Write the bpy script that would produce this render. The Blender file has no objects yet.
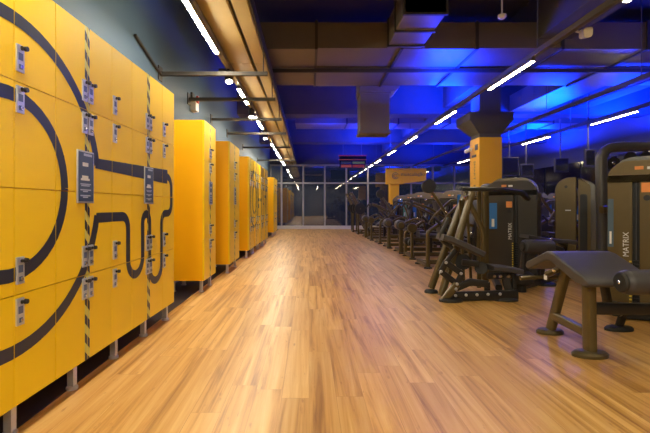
import bpy, math, random
from mathutils import Vector, Matrix
random.seed(7)
C = bpy.context.scene.collection
sc = bpy.context.scene
PI = math.pi

# ------------------------------------------------------------------ materials
def newmat(name):
    m = bpy.data.materials.new(name); m.use_nodes = True
    nt = m.node_tree; b = nt.nodes['Principled BSDF']
    return m, nt, b

def mat(name, col, rough=0.5, metal=0.0, coat=0.0, noise=0.0, nscale=8.0, bump=0.0, spec=None):
    m, nt, b = newmat(name)
    b.inputs['Base Color'].default_value = (*col, 1)
    b.inputs['Roughness'].default_value = rough
    b.inputs['Metallic'].default_value = metal
    b.inputs['Coat Weight'].default_value = coat
    b.inputs['Coat Roughness'].default_value = 0.36 if name == 'locker_yellow' else 0.12
    if spec is not None: b.inputs['Specular IOR Level'].default_value = spec
    if noise or bump:
        tc = nt.nodes.new('ShaderNodeTexCoord')
        n = nt.nodes.new('ShaderNodeTexNoise'); n.inputs['Scale'].default_value = nscale
        n.inputs['Detail'].default_value = 5
        nt.links.new(tc.outputs['Object'], n.inputs['Vector'])
        if noise:
            r = nt.nodes.new('ShaderNodeMix'); r.data_type = 'RGBA'
            r.inputs['A'].default_value = (*[c * (1 - noise) for c in col], 1)
            r.inputs['B'].default_value = (*[min(1, c * (1 + noise)) for c in col], 1)
            nt.links.new(n.outputs['Fac'], r.inputs['Factor'])
            nt.links.new(r.outputs['Result'], b.inputs['Base Color'])
        if bump:
            bp = nt.nodes.new('ShaderNodeBump'); bp.inputs['Strength'].default_value = bump
            bp.inputs['Distance'].default_value = 0.01
            nt.links.new(n.outputs['Fac'], bp.inputs['Height'])
            nt.links.new(bp.outputs['Normal'], b.inputs['Normal'])
    return m

def emis(name, col, s):
    m, nt, b = newmat(name)
    b.inputs['Base Color'].default_value = (0.8, 0.8, 0.8, 1)
    b.inputs['Emission Color'].default_value = (*col, 1)
    b.inputs['Emission Strength'].default_value = s
    return m

M = {}
M['yellow'] = mat('locker_yellow', (0.88, 0.57, 0.0), 0.45, spec=0.25, coat=0.25)
M['yellow_side'] = mat('locker_side_yellow', (0.95, 0.46, 0.002), 0.45, spec=0.3, noise=0.02, nscale=3)
M['navy'] = mat('vinyl_graphic', (0.016, 0.020, 0.036), 0.38, spec=0.5)
M['hazard_light'] = mat('hazard_light', (0.62, 0.58, 0.12), 0.4)
M['seam'] = mat('locker_inside', (0.10, 0.05, 0.005), 0.8)
M['dark_strip'] = mat('dark_floor_strip', (0.022, 0.016, 0.022), 0.5)
M['silver'] = mat('brushed_silver', (0.55, 0.56, 0.6), 0.35, metal=0.6, noise=0.1, nscale=60)
M['black'] = mat('black_plastic', (0.012, 0.012, 0.014), 0.35)
M['display'] = mat('keypad_blue', (0.08, 0.11, 0.2), 0.3)
M['chrome'] = mat('chrome', (0.7, 0.7, 0.72), 0.18, metal=1)
M['wall_paint'] = mat('wall_blue_grey', (0.070, 0.120, 0.180), 0.6, noise=0.12, nscale=1.2, bump=0.05)
M['dark_wall'] = mat('dark_wall', (0.035, 0.035, 0.045), 0.5, noise=0.2, nscale=1.0)
M['right_wall'] = mat('right_wall_paint', (0.09, 0.10, 0.13), 0.6, noise=0.15, nscale=1.0)
M['ceiling'] = mat('ceiling_concrete', (0.10, 0.085, 0.075), 0.85, noise=0.3, nscale=1.5, bump=0.2)
M['beam'] = mat('beam_concrete', (0.075, 0.068, 0.062), 0.8, noise=0.2, nscale=2.0, bump=0.1)
M['duct'] = mat('duct_panel', (0.17, 0.14, 0.115), 0.42, metal=0.2, noise=0.12, nscale=2.5)
M['soffit'] = mat('soffit_board', (0.42, 0.31, 0.13), 0.5, noise=0.12, nscale=2.0)
M['strut'] = mat('strut_steel', (0.055, 0.05, 0.045), 0.5, metal=0.3)
M['rail'] = mat('track_rail', (0.16, 0.14, 0.11), 0.45, metal=0.3)
M['rod'] = mat('hanger_rod', (0.12, 0.12, 0.13), 0.5, metal=0.5)
M['mullion'] = mat('window_frame', (0.30, 0.29, 0.30), 0.45, metal=0.2)
M['sill'] = mat('sill', (0.52, 0.50, 0.47), 0.5)
M['frame'] = mat('machine_frame', (0.105, 0.076, 0.030), 0.33, metal=0.4, coat=0.15, noise=0.1, nscale=20)
M['frame_dk'] = mat('machine_frame_dark', (0.024, 0.022, 0.022), 0.35, metal=0.3, coat=0.1)
M['tube_grey'] = mat('grey_tube', (0.085, 0.080, 0.078), 0.35, metal=0.3, coat=0.1)
M['dull_lbl'] = mat('dull_placard', (0.06, 0.10, 0.15), 0.4)
M['bronze'] = mat('bronze_shroud', (0.125, 0.088, 0.034), 0.34, metal=0.45, coat=0.2, noise=0.08, nscale=10)
M['shroud'] = mat('shroud_plastic', (0.034, 0.030, 0.028), 0.38, metal=0.25, coat=0.15, noise=0.06, nscale=10)
M['shroud_dk'] = mat('shroud_dark', (0.022, 0.021, 0.022), 0.4, coat=0.1)
M['hood'] = mat('shroud_hood', (0.20, 0.18, 0.16), 0.25, metal=0.5, coat=0.3)
M['pad'] = mat('vinyl_pad', (0.050, 0.046, 0.050), 0.42, noise=0.12, nscale=60, bump=0.08)
M['rubber'] = mat('rubber', (0.014, 0.013, 0.013), 0.55)
M['plate'] = mat('weight_plate', (0.02, 0.02, 0.022), 0.4, metal=0.4)
M['blue_lbl'] = mat('blue_placard', (0.02, 0.16, 0.50), 0.35)
M['grn_lbl'] = mat('green_placard', (0.10, 0.36, 0.26), 0.35)
M['orange_lbl_glint'] = mat('orange_sticker_glint', (0.72, 0.26, 0.06), 0.4)
M['yellow_lbl'] = mat('yellow_scale', (0.65, 0.48, 0.05), 0.4)
M['white'] = mat('white_print', (0.72, 0.72, 0.72), 0.4)
M['pale_print'] = mat('pale_print', (0.40, 0.44, 0.6), 0.4)
M['board_blue'] = mat('board_blue', (0.045, 0.075, 0.16), 0.3)
M['red'] = mat('red_print', (0.6, 0.05, 0.03), 0.4)
M['red_org'] = mat('red_orange_panel', (0.75, 0.16, 0.05), 0.4)
M['green'] = mat('green_panel', (0.28, 0.45, 0.12), 0.4)
M['col_yellow'] = mat('pillar_yellow', (0.88, 0.45, 0.01), 0.5, noise=0.03, nscale=3)
M['screen'] = mat('dark_screen', (0.01, 0.01, 0.014), 0.1, coat=0.4)
M['detector'] = mat('detector_white', (0.7, 0.68, 0.62), 0.5)
M['glow_l'] = emis('lamp_glow_left', (1.0, 0.90, 0.68), 95)
M['glow_r'] = emis('lamp_glow_right', (1.0, 0.84, 0.52), 36)
M['spot_glow'] = emis('spot_glow', (1.0, 0.9, 0.7), 40)

def floor_mat():
    m, nt, b = newmat('floor_planks')
    N = nt.nodes.new; L = nt.links.new
    tc = N('ShaderNodeTexCoord')
    sep = N('ShaderNodeSeparateXYZ'); L(tc.outputs['Object'], sep.inputs[0])
    rw = N('ShaderNodeMath'); rw.operation = 'DIVIDE'; rw.inputs[1].default_value = .15; L(sep.outputs['X'], rw.inputs[0])
    fl = N('ShaderNodeMath'); fl.operation = 'FLOOR'; L(rw.outputs[0], fl.inputs[0])
    wn = N('ShaderNodeTexWhiteNoise'); wn.noise_dimensions = '1D'; L(fl.outputs[0], wn.inputs['W'])
    ad = N('ShaderNodeMath'); ad.operation = 'MULTIPLY_ADD'; ad.inputs[1].default_value = 1.25
    L(wn.outputs['Value'], ad.inputs[0]); L(sep.outputs['Y'], ad.inputs[2])
    cmb = N('ShaderNodeCombineXYZ'); L(ad.outputs[0], cmb.inputs['X']); L(sep.outputs['X'], cmb.inputs['Y'])
    br = N('ShaderNodeTexBrick')
    br.offset = 0.0; br.offset_frequency = 2
    for k, v in (('Scale', 1.0), ('Mortar Size', 0.0012), ('Mortar Smooth', 0.2), ('Bias', 0.0), ('Brick Width', 1.25), ('Row Height', 0.15)):
        br.inputs[k].default_value = v
    br.inputs['Color1'].default_value = (0, 0, 0, 1); br.inputs['Color2'].default_value = (1, 1, 1, 1)
    br.inputs['Mortar'].default_value = (0.5, 0.5, 0.5, 1)
    L(cmb.outputs[0], br.inputs['Vector'])
    # streaky grain, long along the planks, shifted plank by plank
    off = N('ShaderNodeVectorMath'); off.operation = 'MULTIPLY_ADD'
    off.inputs[1].default_value = (0.7, 17, 1)
    sc3 = N('ShaderNodeVectorMath'); sc3.operation = 'SCALE'; sc3.inputs['Scale'].default_value = 13.0
    L(br.outputs['Color'], sc3.inputs[0])
    L(cmb.outputs[0], off.inputs[0]); L(sc3.outputs[0], off.inputs[2])
    g = N('ShaderNodeTexNoise'); g.inputs['Scale'].default_value = 1.0; g.inputs['Detail'].default_value = 7
    g.inputs['Roughness'].default_value = 0.62; g.inputs['Distortion'].default_value = 0.6
    L(off.outputs[0], g.inputs['Vector'])
    ramp = N('ShaderNodeValToRGB'); e = ramp.color_ramp.elements
    e[0].position = 0.30; e[0].color = (0.27, 0.115, 0.022, 1)
    e[1].position = 0.72; e[1].color = (0.74, 0.48, 0.19, 1)
    x = e.new(0.48); x.color = (0.58, 0.315, 0.085, 1)
    L(g.outputs['Fac'], ramp.inputs[0])
    tint = N('ShaderNodeMix'); tint.data_type = 'RGBA'; tint.blend_type = 'MULTIPLY'; tint.inputs['Factor'].default_value = 1
    pr = N('ShaderNodeValToRGB'); pe = pr.color_ramp.elements
    pe[0].color = (0.80, 0.76, 0.70, 1); pe[1].color = (1.0, 1.0, 1.0, 1)
    L(br.outputs['Color'], pr.inputs[0])
    L(ramp.outputs[0], tint.inputs['A']); L(pr.outputs[0], tint.inputs['B'])
    kn = N('ShaderNodeTexNoise'); kn.inputs['Scale'].default_value = 1.0; kn.inputs['Detail'].default_value = 3
    ks = N('ShaderNodeVectorMath'); ks.operation = 'MULTIPLY_ADD'; ks.inputs[1].default_value = (7, 26, 1); L(cmb.outputs[0], ks.inputs[0]); L(sc3.outputs[0], ks.inputs[2]); L(ks.outputs[0], kn.inputs['Vector'])
    kr = N('ShaderNodeValToRGB'); kr.color_ramp.elements[0].position = .66; kr.color_ramp.elements[0].color = (0, 0, 0, 1); kr.color_ramp.elements[1].position = .74; kr.color_ramp.elements[1].color = (.55, .55, .55, 1); L(kn.outputs['Fac'], kr.inputs[0])
    km = N('ShaderNodeMix'); km.data_type = 'RGBA'; km.inputs['B'].default_value = (.25, .10, .03, 1); L(kr.outputs[0], km.inputs['Factor']); L(tint.outputs['Result'], km.inputs['A']); tint = km
    sm = N('ShaderNodeMix'); sm.data_type = 'RGBA'; sm.blend_type = 'MULTIPLY'
    sm.inputs['B'].default_value = (0.72, 0.66, 0.6, 1)
    L(br.outputs['Fac'], sm.inputs['Factor']); L(tint.outputs['Result'], sm.inputs['A'])
    L(sm.outputs['Result'], b.inputs['Base Color'])
    b.inputs['Roughness'].default_value = 0.36
    b.inputs['Specular IOR Level'].default_value = 0.4
    bp = N('ShaderNodeBump'); bp.inputs['Strength'].default_value = 0.12; bp.inputs['Distance'].default_value = 0.004
    L(g.outputs['Fac'], bp.inputs['Height']); L(bp.outputs['Normal'], b.inputs['Normal'])
    return m
M['floor'] = floor_mat()

def glass_mat():
    m = bpy.data.materials.new('window_glass'); m.use_nodes = True
    nt = m.node_tree; nt.nodes.clear()
    out = nt.nodes.new('ShaderNodeOutputMaterial'); mix = nt.nodes.new('ShaderNodeMixShader')
    gl = nt.nodes.new('ShaderNodeBsdfGlossy'); gl.inputs['Roughness'].default_value = 0.02
    gl.inputs['Color'].default_value = (0.9, 0.88, 0.8, 1)
    tr = nt.nodes.new('ShaderNodeBsdfTransparent'); tr.inputs['Color'].default_value = (0.6, 0.6, 0.62, 1)
    fr = nt.nodes.new('ShaderNodeFresnel'); fr.inputs['IOR'].default_value = 2.1
    nt.links.new(fr.outputs[0], mix.inputs[0]); nt.links.new(tr.outputs[0], mix.inputs[1]); nt.links.new(gl.outputs[0], mix.inputs[2])
    nt.links.new(mix.outputs[0], out.inputs[0])
    return m
M['glass'] = glass_mat()

# ------------------------------------------------------------------ mesh helper
class MB:
    def __init__(s): s.v = []; s.f = []; s.m = []; s.adds = []
    def add(s, vs, fs, m=0):
        k = len(s.v); s.adds.append((k, len(s.f))); s.v += [tuple(v) for v in vs]
        for f in fs: s.f.append([i + k for i in f]); s.m.append(m)
        return s
    def box(s, x0, x1, y0, y1, z0, z1, m=0):
        vs = [(x, y, z) for x in (x0, x1) for y in (y0, y1) for z in (z0, z1)]
        return s.add(vs, [(0, 1, 3, 2), (4, 6, 7, 5), (0, 4, 5, 1), (2, 3, 7, 6), (0, 2, 6, 4), (1, 5, 7, 3)], m)
    def sweep(s, pts, w, h=None, n=12, m=0, up=(0, 0, 1), sq=0.5, fil=0.0, closed=False):
        """superelliptic tube along a polyline; w across, h along 'up'"""
        h = h or w
        P = [Vector(p) for p in pts]
        if fil and len(P) > 2: P = fillet(P, fil)
        N = len(P); rings = []
        U = Vector(up).normalized()
        for i, p in enumerate(P):
            a = (P[i] - P[i - 1]).normalized() if i else (P[1] - P[0]).normalized()
            b = (P[i + 1] - P[i]).normalized() if i < N - 1 else a
            t = (a + b).normalized() if (a + b).length > 1e-6 else a
            side = t.cross(U)
            if side.length < 1e-3: side = t.cross(Vector((1, 0, 0)))
            side.normalize(); u = side.cross(t).normalized()
            k = 1 / max(0.4, t.dot(b))
            ring = []
            for j in range(n):
                th = 2 * PI * (j + .5) / n
                c, d = math.cos(th), math.sin(th)
                cx = math.copysign(abs(c) ** sq, c); dy = math.copysign(abs(d) ** sq, d)
                ring.append(p + side * (cx * w / 2) + u * (dy * h / 2 * (k if abs(u.dot(b - a)) > .01 else 1)))
            rings.append(ring)
        vs = [v for r in rings for v in r]; fs = []
        for i in range(N - 1):
            for j in range(n):
                fs.append((i * n + j, i * n + (j + 1) % n, (i + 1) * n + (j + 1) % n, (i + 1) * n + j))
        fs.append(tuple(range(n))[::-1]); fs.append(tuple((N - 1) * n + j for j in range(n)))
        return s.add(vs, fs, m)
    def cyl(s, p, q, r, n=24, m=0, r2=None):
        P, Q = Vector(p), Vector(q); t = (Q - P).normalized()
        a = t.cross(Vector((0, 0, 1)));
        if a.length < 1e-3: a = t.cross(Vector((1, 0, 0)))
        a.normalize(); b = t.cross(a); r2 = r if r2 is None else r2
        vs = [P + (a * math.cos(2 * PI * j / n) + b * math.sin(2 * PI * j / n)) * r for j in range(n)]
        vs += [Q + (a * math.cos(2 * PI * j / n) + b * math.sin(2 * PI * j / n)) * r2 for j in range(n)]
        fs = [(j, (j + 1) % n, n + (j + 1) % n, n + j) for j in range(n)] + [tuple(range(n))[::-1], tuple(range(n, 2 * n))]
        return s.add(vs, fs, m)
    def turned(s, p, q, prof, n=24, m=0):
        """revolve profile [(t along axis 0..1, radius)]"""
        P, Q = Vector(p), Vector(q); d = Q - P; t = d.normalized()
        a = t.cross(Vector((0, 0, 1)))
        if a.length < 1e-3: a = t.cross(Vector((1, 0, 0)))
        a.normalize(); b = t.cross(a); vs = []
        for (u, r) in prof:
            for j in range(n): vs.append(P + d * u + (a * math.cos(2 * PI * j / n) + b * math.sin(2 * PI * j / n)) * r)
        k = len(prof)
        fs = [(i * n + j, i * n + (j + 1) % n, (i + 1) * n + (j + 1) % n, (i + 1) * n + j) for i in range(k - 1) for j in range(n)]
        fs += [tuple(range(n))[::-1], tuple((k - 1) * n + j for j in range(n))]
        return s.add(vs, fs, m)
    def prism(s, prof, axis, a0, a1, m=0):
        """extrude a 2-D polygon along axis 'x','y' or 'z'"""
        def v(p, a):
            return (a, p[0], p[1]) if axis == 'x' else (p[0], a, p[1]) if axis == 'y' else (p[0], p[1], a)
        n = len(prof)
        vs = [v(p, a0) for p in prof] + [v(p, a1) for p in prof]
        fs = [(j, (j + 1) % n, n + (j + 1) % n, n + j) for j in range(n)] + [tuple(range(n))[::-1], tuple(range(n, 2 * n))]
        return s.add(vs, fs, m)

def fillet(P, r, k=5):
    out = [P[0]]
    for i in range(1, len(P) - 1):
        a = P[i - 1] - P[i]; b = P[i + 1] - P[i]
        ra = min(r, a.length * .45, b.length * .45)
        p0 = P[i] + a.normalized() * ra; p1 = P[i] + b.normalized() * ra
        for j in range(k + 1):
            t = j / k; out.append(p0 * (1 - t) ** 2 + P[i] * 2 * t * (1 - t) + p1 * t * t)
    out.append(P[-1]); return out

def top(o):
    while o.parent: o = o.parent
    return o

SPLIT = {'hanger_rod', 'floor_pad', 'bolt', 'press_arm', 'row_arm', 'handle', 'guide_rail', 'guide_rod', 'weight_disc', 'pulley', 'cam_wheel', 'icon', 'side_panel', 'linkage', 'lever_arm', 'swing_lever', 'roller_arm', 'arm_bracket'}
XF = [None]
def obj(name, mb, mats, parent=None, bevel=0, seg=2, loc=None, smooth=35):
    if name in SPLIT and parent is not None and len(mb.adds) > 1:
        out = []
        for i, (v0, f0) in enumerate(mb.adds):
            v1, f1 = mb.adds[i + 1] if i + 1 < len(mb.adds) else (len(mb.v), len(mb.f))
            k = MB(); k.add(mb.v[v0:v1], [[j - v0 for j in f] for f in mb.f[f0:f1]]); k.m = mb.m[f0:f1]
            out.append(obj(name, k, mats, parent, bevel, seg, loc, smooth))
        return out[0]
    if XF[0]:
        px, py, a = XF[0]; c_, s_ = math.cos(a), math.sin(a); k = MB(); k.f = mb.f; k.m = mb.m; k.adds = mb.adds
        k.v = [(px + (x - px) * c_ - (y - py) * s_, py + (x - px) * s_ + (y - py) * c_, z) for x, y, z in mb.v]; mb = k
    me = bpy.data.meshes.new(name)
    org = Vector(top(parent).location) if parent else (Vector(loc) if loc else Vector((0, 0, 0)))
    me.from_pydata([tuple(Vector(v) - org) for v in mb.v], [], mb.f)
    for x in (mats if isinstance(mats, (list, tuple)) else [mats]): me.materials.append(M[x])
    me.polygons.foreach_set('material_index', mb.m)
    bmx = __import__('bmesh').new(); bmx.from_mesh(me)
    __import__('bmesh').ops.recalc_face_normals(bmx, faces=bmx.faces); bmx.to_mesh(me); bmx.free()
    me.polygons.foreach_set('use_smooth', [True] * len(me.polygons))
    me.set_sharp_from_angle(angle=math.radians(smooth)); me.update()
    o = bpy.data.objects.new(name, me); C.objects.link(o)
    if parent: o.parent = parent
    else: o.location = org
    if bevel:
        b = o.modifiers.new('bevel', 'BEVEL'); b.width = bevel; b.segments = seg; b.limit_method = 'ANGLE'; b.angle_limit = math.radians(40)
    return o

def tag(o, label=None, cat=None, group=None, kind=None):
    if label: o['label'] = label
    if cat: o['category'] = cat
    if group: o['group'] = group
    if kind: o['kind'] = kind
    return o

def thing(name, loc, label, cat, group=None, rz=0):
    o = bpy.data.objects.new(name, None); C.objects.link(o); o.location = loc; o.rotation_euler = (0, 0, rz)
    o.empty_display_size = 0.1
    return tag(o, label, cat, group)

def struct(name, mb, m, **k):
    o = obj(name, mb, m, **k); o['kind'] = 'structure'; return o

def kids(o): return list(o.children)
def copy_tree(o, parent=None):
    c = o.copy(); C.objects.link(c)
    if parent: c.parent = parent
    for ch in kids(o): copy_tree(ch, c)
    return c

def text_mb(body, size, plane, org, m=0, depth=0.001, spin=0):
    """lettering as flat mesh. plane: function (u,v,d)->world"""
    cu = bpy.data.curves.new('t', 'FONT'); cu.body = body; cu.size = size; cu.align_x = 'CENTER'; cu.align_y = 'CENTER'; cu.extrude = depth / 2
    o = bpy.data.objects.new('t', cu); C.objects.link(o)
    dg = bpy.context.evaluated_depsgraph_get()
    me = bpy.data.meshes.new_from_object(o.evaluated_get(dg))
    mb = MB(); c, s = math.cos(spin), math.sin(spin)
    mb.add([plane(org[0] + v.co.x * c - v.co.y * s, org[1] + v.co.x * s + v.co.y * c, v.co.z + depth / 2) for v in me.vertices], [tuple(p.vertices) for p in me.polygons], m)
    bpy.data.objects.remove(o); bpy.data.meshes.remove(me); bpy.data.curves.remove(cu)
    return mb

def at(x, y, Y):
    """world point at distance Y seen at photo position x, y (for measuring)"""
    return Vector(((x - 309) * Y / 420, Y, 1.05 - (y - 206) * Y / 420))

# ------------------------------------------------------------------ room shell
XL, XR, YW, YB, ZC = -1.80, 8.6, 19.3, -5.0, 4.15
struct('floor', MB().box(XL - .2, XR + .2, YB - .2, YW + .2, -0.12, 0), 'floor')
struct('ceiling', MB().box(XL - .2, XR + .2, YB - .2, YW + .2, ZC, ZC + .2), 'ceiling')
struct('wall_left', MB().box(XL - .2, XL, YB, YW, 0, ZC), 'wall_paint')
struct('wall_back', MB().box(XL - .2, XR + .2, YB - .2, YB, 0, ZC), 'right_wall')
struct('wall_right', MB().box(XR, XR + .2, YB, YW, 0, ZC), 'right_wall')
# dark glazed lower band of the right wall
mb = MB()
for k in range(12):
    y0 = YB + .3 + k * 2.0
    mb.box(XR - .03, XR, y0, y0 + 1.94, .15, 2.45)
struct('trim_1', mb, 'screen')
struct('wall_far', MB().box(XL - .2, XR + .2, YW, YW + .2, 2.95, ZC), 'dark_wall')
struct('trim_2', MB().box(XL, XR, YW - .14, YW, 0, .15), 'sill', bevel=.01)
for nm, z in (('trim_3', 2.10), ('trim_4', 2.92)):
    struct(nm, MB().box(XL, XR, YW - .06, YW, z - .035, z + .035), 'mullion')
xs = [-1.29 + .99 * k for k in range(10)]
edges = [XL] + xs + [XR]
for i in range(len(edges) - 1):
    a, b = edges[i], edges[i + 1]
    if b - a < .2: continue
    w = struct('window_%d' % (i + 1), MB().box(a + .002, a + .07, YW - .07, YW + .02, .15, 2.88).box(b - .004, b, YW - .07, YW + .02, .15, 2.88), 'mullion')
    obj('glass_pane', MB().box(a + .07, b, YW - .028, YW - .02, .15, 2.88), 'glass', w)

struct('trim_10', MB().box(XL, -1.375, YB, YW - .14, 0, .004), 'dark_strip')  # thin dark strip laid on the floor beneath the lockers
# ceiling beams
struct('trim_5', MB().box(XL, XR, 10.5, 11.0, 3.35, ZC), 'beam')
struct('trim_6', MB().box(XL, XR, 15.2, 15.7, 3.35, ZC), 'beam')
struct('trim_7', MB().box(XL, XR, 3.7, 4.1, 3.5, ZC), 'beam')
mb = MB()
struct('trim_8', MB().box(3.35, 3.85, 11.0, YW, 3.5, ZC).box(3.35, 3.85, 4.1, 10.5, 3.5, ZC), 'beam')
struct('trim_9', MB().box(6.6, 7.0, 11.0, YW, 3.5, ZC).box(6.6, 7.0, 4.1, 10.5, 3.5, ZC), 'beam')

# long soffit board over the lockers: one thing with slot
s = thing('ceiling_soffit', (-.81, 10, 2.95), 'long tan soffit board with a dark slot running above the lockers to the windows', 'soffit')
mb = MB()
y = -2.0
while y < YW - .2:
    y1 = min(y + 1.9, YW - .1)
    mb.box(-1.05, -.765, y, y1 - .006, 2.95, 3.07).box(-.725, -.575, y, y1 - .006, 2.95, 3.07)
    y = y1
obj('board', mb, 'soffit', s, bevel=.004)
obj('slot', MB().box(-.765, -.725, -2, YW - .1, 2.99, 3.07), 'black', s)
obj('edge_strip', MB().box(-.572, -.55, -2, YW - .1, 2.96, 3.10), 'strut', s)
mb = MB()
for yy in (0, 4, 8, 12, 16): mb.cyl((-.95, yy, 3.07), (-.95, yy, ZC), .008, 8).cyl((-.62, yy, 3.07), (-.62, yy, ZC), .008, 8)
obj('hanger_rod', mb, 'rod', s)

# struts crossing under the soffit
names = ['nearest the camera, level with the first locker block', 'second from the camera, above the second locker block', 'third from the camera', 'fourth from the camera', 'fifth from the camera', 'last before the windows']
for i, yy in enumerate((5.04, 6.25, 7.7, 9.2, 11.4, 14.6)):
    o = obj('wall_strut', MB().box(XL, -.50, yy, yy + .05, 2.62, 2.665).box(XL, XL + .012, yy - .04, yy + .09, 2.56, 2.73)
            .cyl((-.55, yy + .025, 2.66), (-.55, yy + .025, 2.962), .007, 8), 'strut', loc=(XL, yy, 2.62))
    tag(o, 'grey strut under the tan soffit, ' + names[i], 'strut', 'wall struts')
o = obj('wall_conduit', MB().sweep([(XL + .02, 4.3, 2.80), (XL + .02, 4.9, 2.66), (XL + .02, 5.04, 2.64)], .03, n=8), 'strut', loc=(XL, 4, 2.8))
tag(o, 'dark conduit sloping along the blue-grey wall above the first lockers', 'conduit')

# ------------------------------------------------------------------ ducts
d = thing('air_duct', (2.5, 7, 3.35), 'wide rectangular air duct crossing the whole ceiling above the aisle', 'air duct')
mb = MB()
x = -.95; seams = []
ws = [1.06, 1.25, 1.1, 1.25, 1.25, 1.25, 1.25, 1.25]
for i, w_ in enumerate(ws):
    x1 = min(x + w_, XR - .02)
    mb.box(x, x1 - .004, 6.15, 6.95, 3.35 + .012 * (i % 2), 3.74)
    mb.box(x, x1 - .004, 7.02, 8.05, 3.35 + .012 * ((i + 1) % 2), 3.74)
    seams.append(x1); x = x1
obj('duct_casing', mb, 'duct', d)
mb = MB()
for x in seams[:-1]:
    obj('flange', MB().prism([(6.125, 3.335), (8.07, 3.335), (8.07, 3.36), (6.15, 3.36), (6.15, 3.76), (6.125, 3.76)], 'x', x - .022, x + .018), 'strut', d)
obj('support_bar', MB().box(-1.5, XR - .02, 6.96, 7.01, 3.27, 3.33), 'strut', d)
mb = MB()
for x in (.12, 2.4, 4.6, 6.8): mb.cyl((x, 6.985, 3.33), (x, 6.985, ZC), .008, 8)
obj('hanger_rod', mb, 'rod', d)

d = thing('branch_duct', (1.4, 5.4, 3.35), 'short box duct pointing at the camera in front of the wide duct', 'air duct')
obj('duct_casing', MB().box(1.14, 1.64, 5.0, 6.124, 3.35, 3.72), 'duct', d, bevel=.008)
mb = MB()
for yy in (5.0, 5.5, 6.0):
    obj('flange', MB().box(1.12, 1.66, yy, yy + .035, 3.33, 3.74), 'strut', d)

d = thing('drop_duct', (1.25, 8.3, 2.5), 'box duct elbow hanging down from the wide duct near mid picture', 'air duct')
obj('duct_casing', MB().box(.99, 1.56, 8.12, 8.62, 2.48, 3.26), 'duct', d, bevel=.01)
mb = MB()
prof = [(.97, 3.26), (.97, 3.60), (1.60, 3.60)] + [(1.60 + .17 * math.sin(t), 3.43 + .17 * math.cos(t)) for t in [PI * k / 8 for k in range(1, 8)]] + [(1.60, 3.26)]
mb.prism(prof, 'y', 8.072, 8.66)
obj('elbow', mb, 'duct', d, bevel=.006)
obj('flange', MB().box(.97, 1.58, 8.10, 8.64, 2.46, 2.50), 'duct', d)
obj('flange', MB().box(.97, 1.58, 8.10, 8.64, 3.22, 3.26), 'duct', d)

d = thing('round_duct', (5, 12.6, 3.6), 'long duct lit blue behind the concrete beam', 'air duct')
mb = MB()
for k in range(6): mb.box(-.4 + k * 1.5, 1.09 + k * 1.5, 12.2, 13.1, 3.45, 3.85)
obj('duct_casing', mb, 'duct', d)
mb = MB()
for k in range(1, 6): obj('flange', MB().box(-.42 + k * 1.5, -.38 + k * 1.5, 12.18, 13.12, 3.43, 3.87), 'strut', d)
mb = MB()
for k in range(1, 6, 2): mb.cyl((-.4 + k * 1.5, 12.65, 3.85), (-.4 + k * 1.5, 12.65, ZC), .01, 8)
obj('hanger_rod', mb, 'rod', d)
d.name = 'blue_lit_duct'
d = thing('cross_duct', (5, 9.2, 3.6), 'duct running away from camera over the machines, lit blue', 'air duct')
mb = MB()
for k in range(4): mb.box(5.0, 5.8, 8.2 + k * .57, 8.76 + k * .57, 3.40, 3.80)
obj('duct_casing', mb, 'duct', d)
obj('hanger_rod', MB().cyl((5.4, 8.6, 3.8), (5.4, 8.6, ZC), .01, 8).cyl((5.4, 10.1, 3.8), (5.4, 10.1, ZC), .01, 8), 'rod', d)

o = obj('smoke_detector', MB().turned(at(502, 19, 5.2) + Vector((0, 0, 0)), at(502, 19, 5.2) + Vector((0, 0, .05)), [(0, .025), (.4, .05), (1, .05)]).cyl(at(502, 19, 5.2) + Vector((0, 0, .05)), (at(502, 19, 5.2).x, 5.2, ZC), .01, 8), 'detector', loc=at(502, 19, 5.2))
tag(o, 'small round cream smoke detector under the ceiling near the first right lamp', 'smoke detector')

# emergency light on the left wall
e = thing('emergency_light', (XL, 6.45, 2.65), 'small white and red emergency light box on the blue-grey wall', 'emergency light')
obj('housing', MB().box(XL, XL + .09, 6.35, 6.52, 2.50, 2.68), 'detector', e, bevel=.008)
obj('red_lamp', MB().box(XL + .09, XL + .12, 6.36, 6.44, 2.62, 2.72), 'red', e, bevel=.006)
obj('bracket', MB().box(XL, XL + .03, 6.38, 6.5, 2.68, 2.78), 'strut', e)

# ------------------------------------------------------------------ lamps
ordn = ['first', 'second', 'third', 'fourth', 'fifth', 'sixth', 'seventh', 'eighth', 'ninth']
def lamp(x, y0, y1, z, glow, label, group, w=.04):
    t = thing('linear_lamp', (x, (y0 + y1) / 2, z), label, 'ceiling lamp', group)
    obj('diffuser', MB().box(x - w / 2, x + w / 2, y0 + .01, y1 - .01, z, z + .008), glow, t)
    obj('housing', MB().box(x - w / 2 - .004, x + w / 2 + .004, y0, y1, z + .0085, z + .051), 'rail', t)
def rail(x, y0, y1, z, label, rods, rm='rail'):
    t = thing('light_track', (x, (y0 + y1) / 2, z), label, 'lighting track', 'lighting tracks')
    obj('track', MB().box(x - .03, x + .03, y0, y1, z, z + .06), rm, t)
    mb = MB()
    for yy in rods: mb.cyl((x, yy, z + .06), (x, yy, ZC if not (6.1 < yy < 8.1) else 3.36), .006, 6)
    obj('hanger_rod', mb, 'rod', t)
left = [(-1.6, -.2), (.7, 2.1), (3.30, 4.84), (6.30, 7.25), (8.24, 9.60), (11.9, 13.2), (13.8, 15.4), (16.6, 18)]
rail(-1.06, YB + .1, 19, 2.85, 'lighting track over the lockers along the tan soffit', (0, 4.0, 5.6))
for i, (a, b) in enumerate(left[2:]):
    lamp(-1.06, a, b, 2.80, 'glow_l', '%s glowing lamp along the track over the lockers' % ['first', 'second', 'third', 'fourth', 'fifth', 'last'][i], 'locker track lamps')
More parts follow.
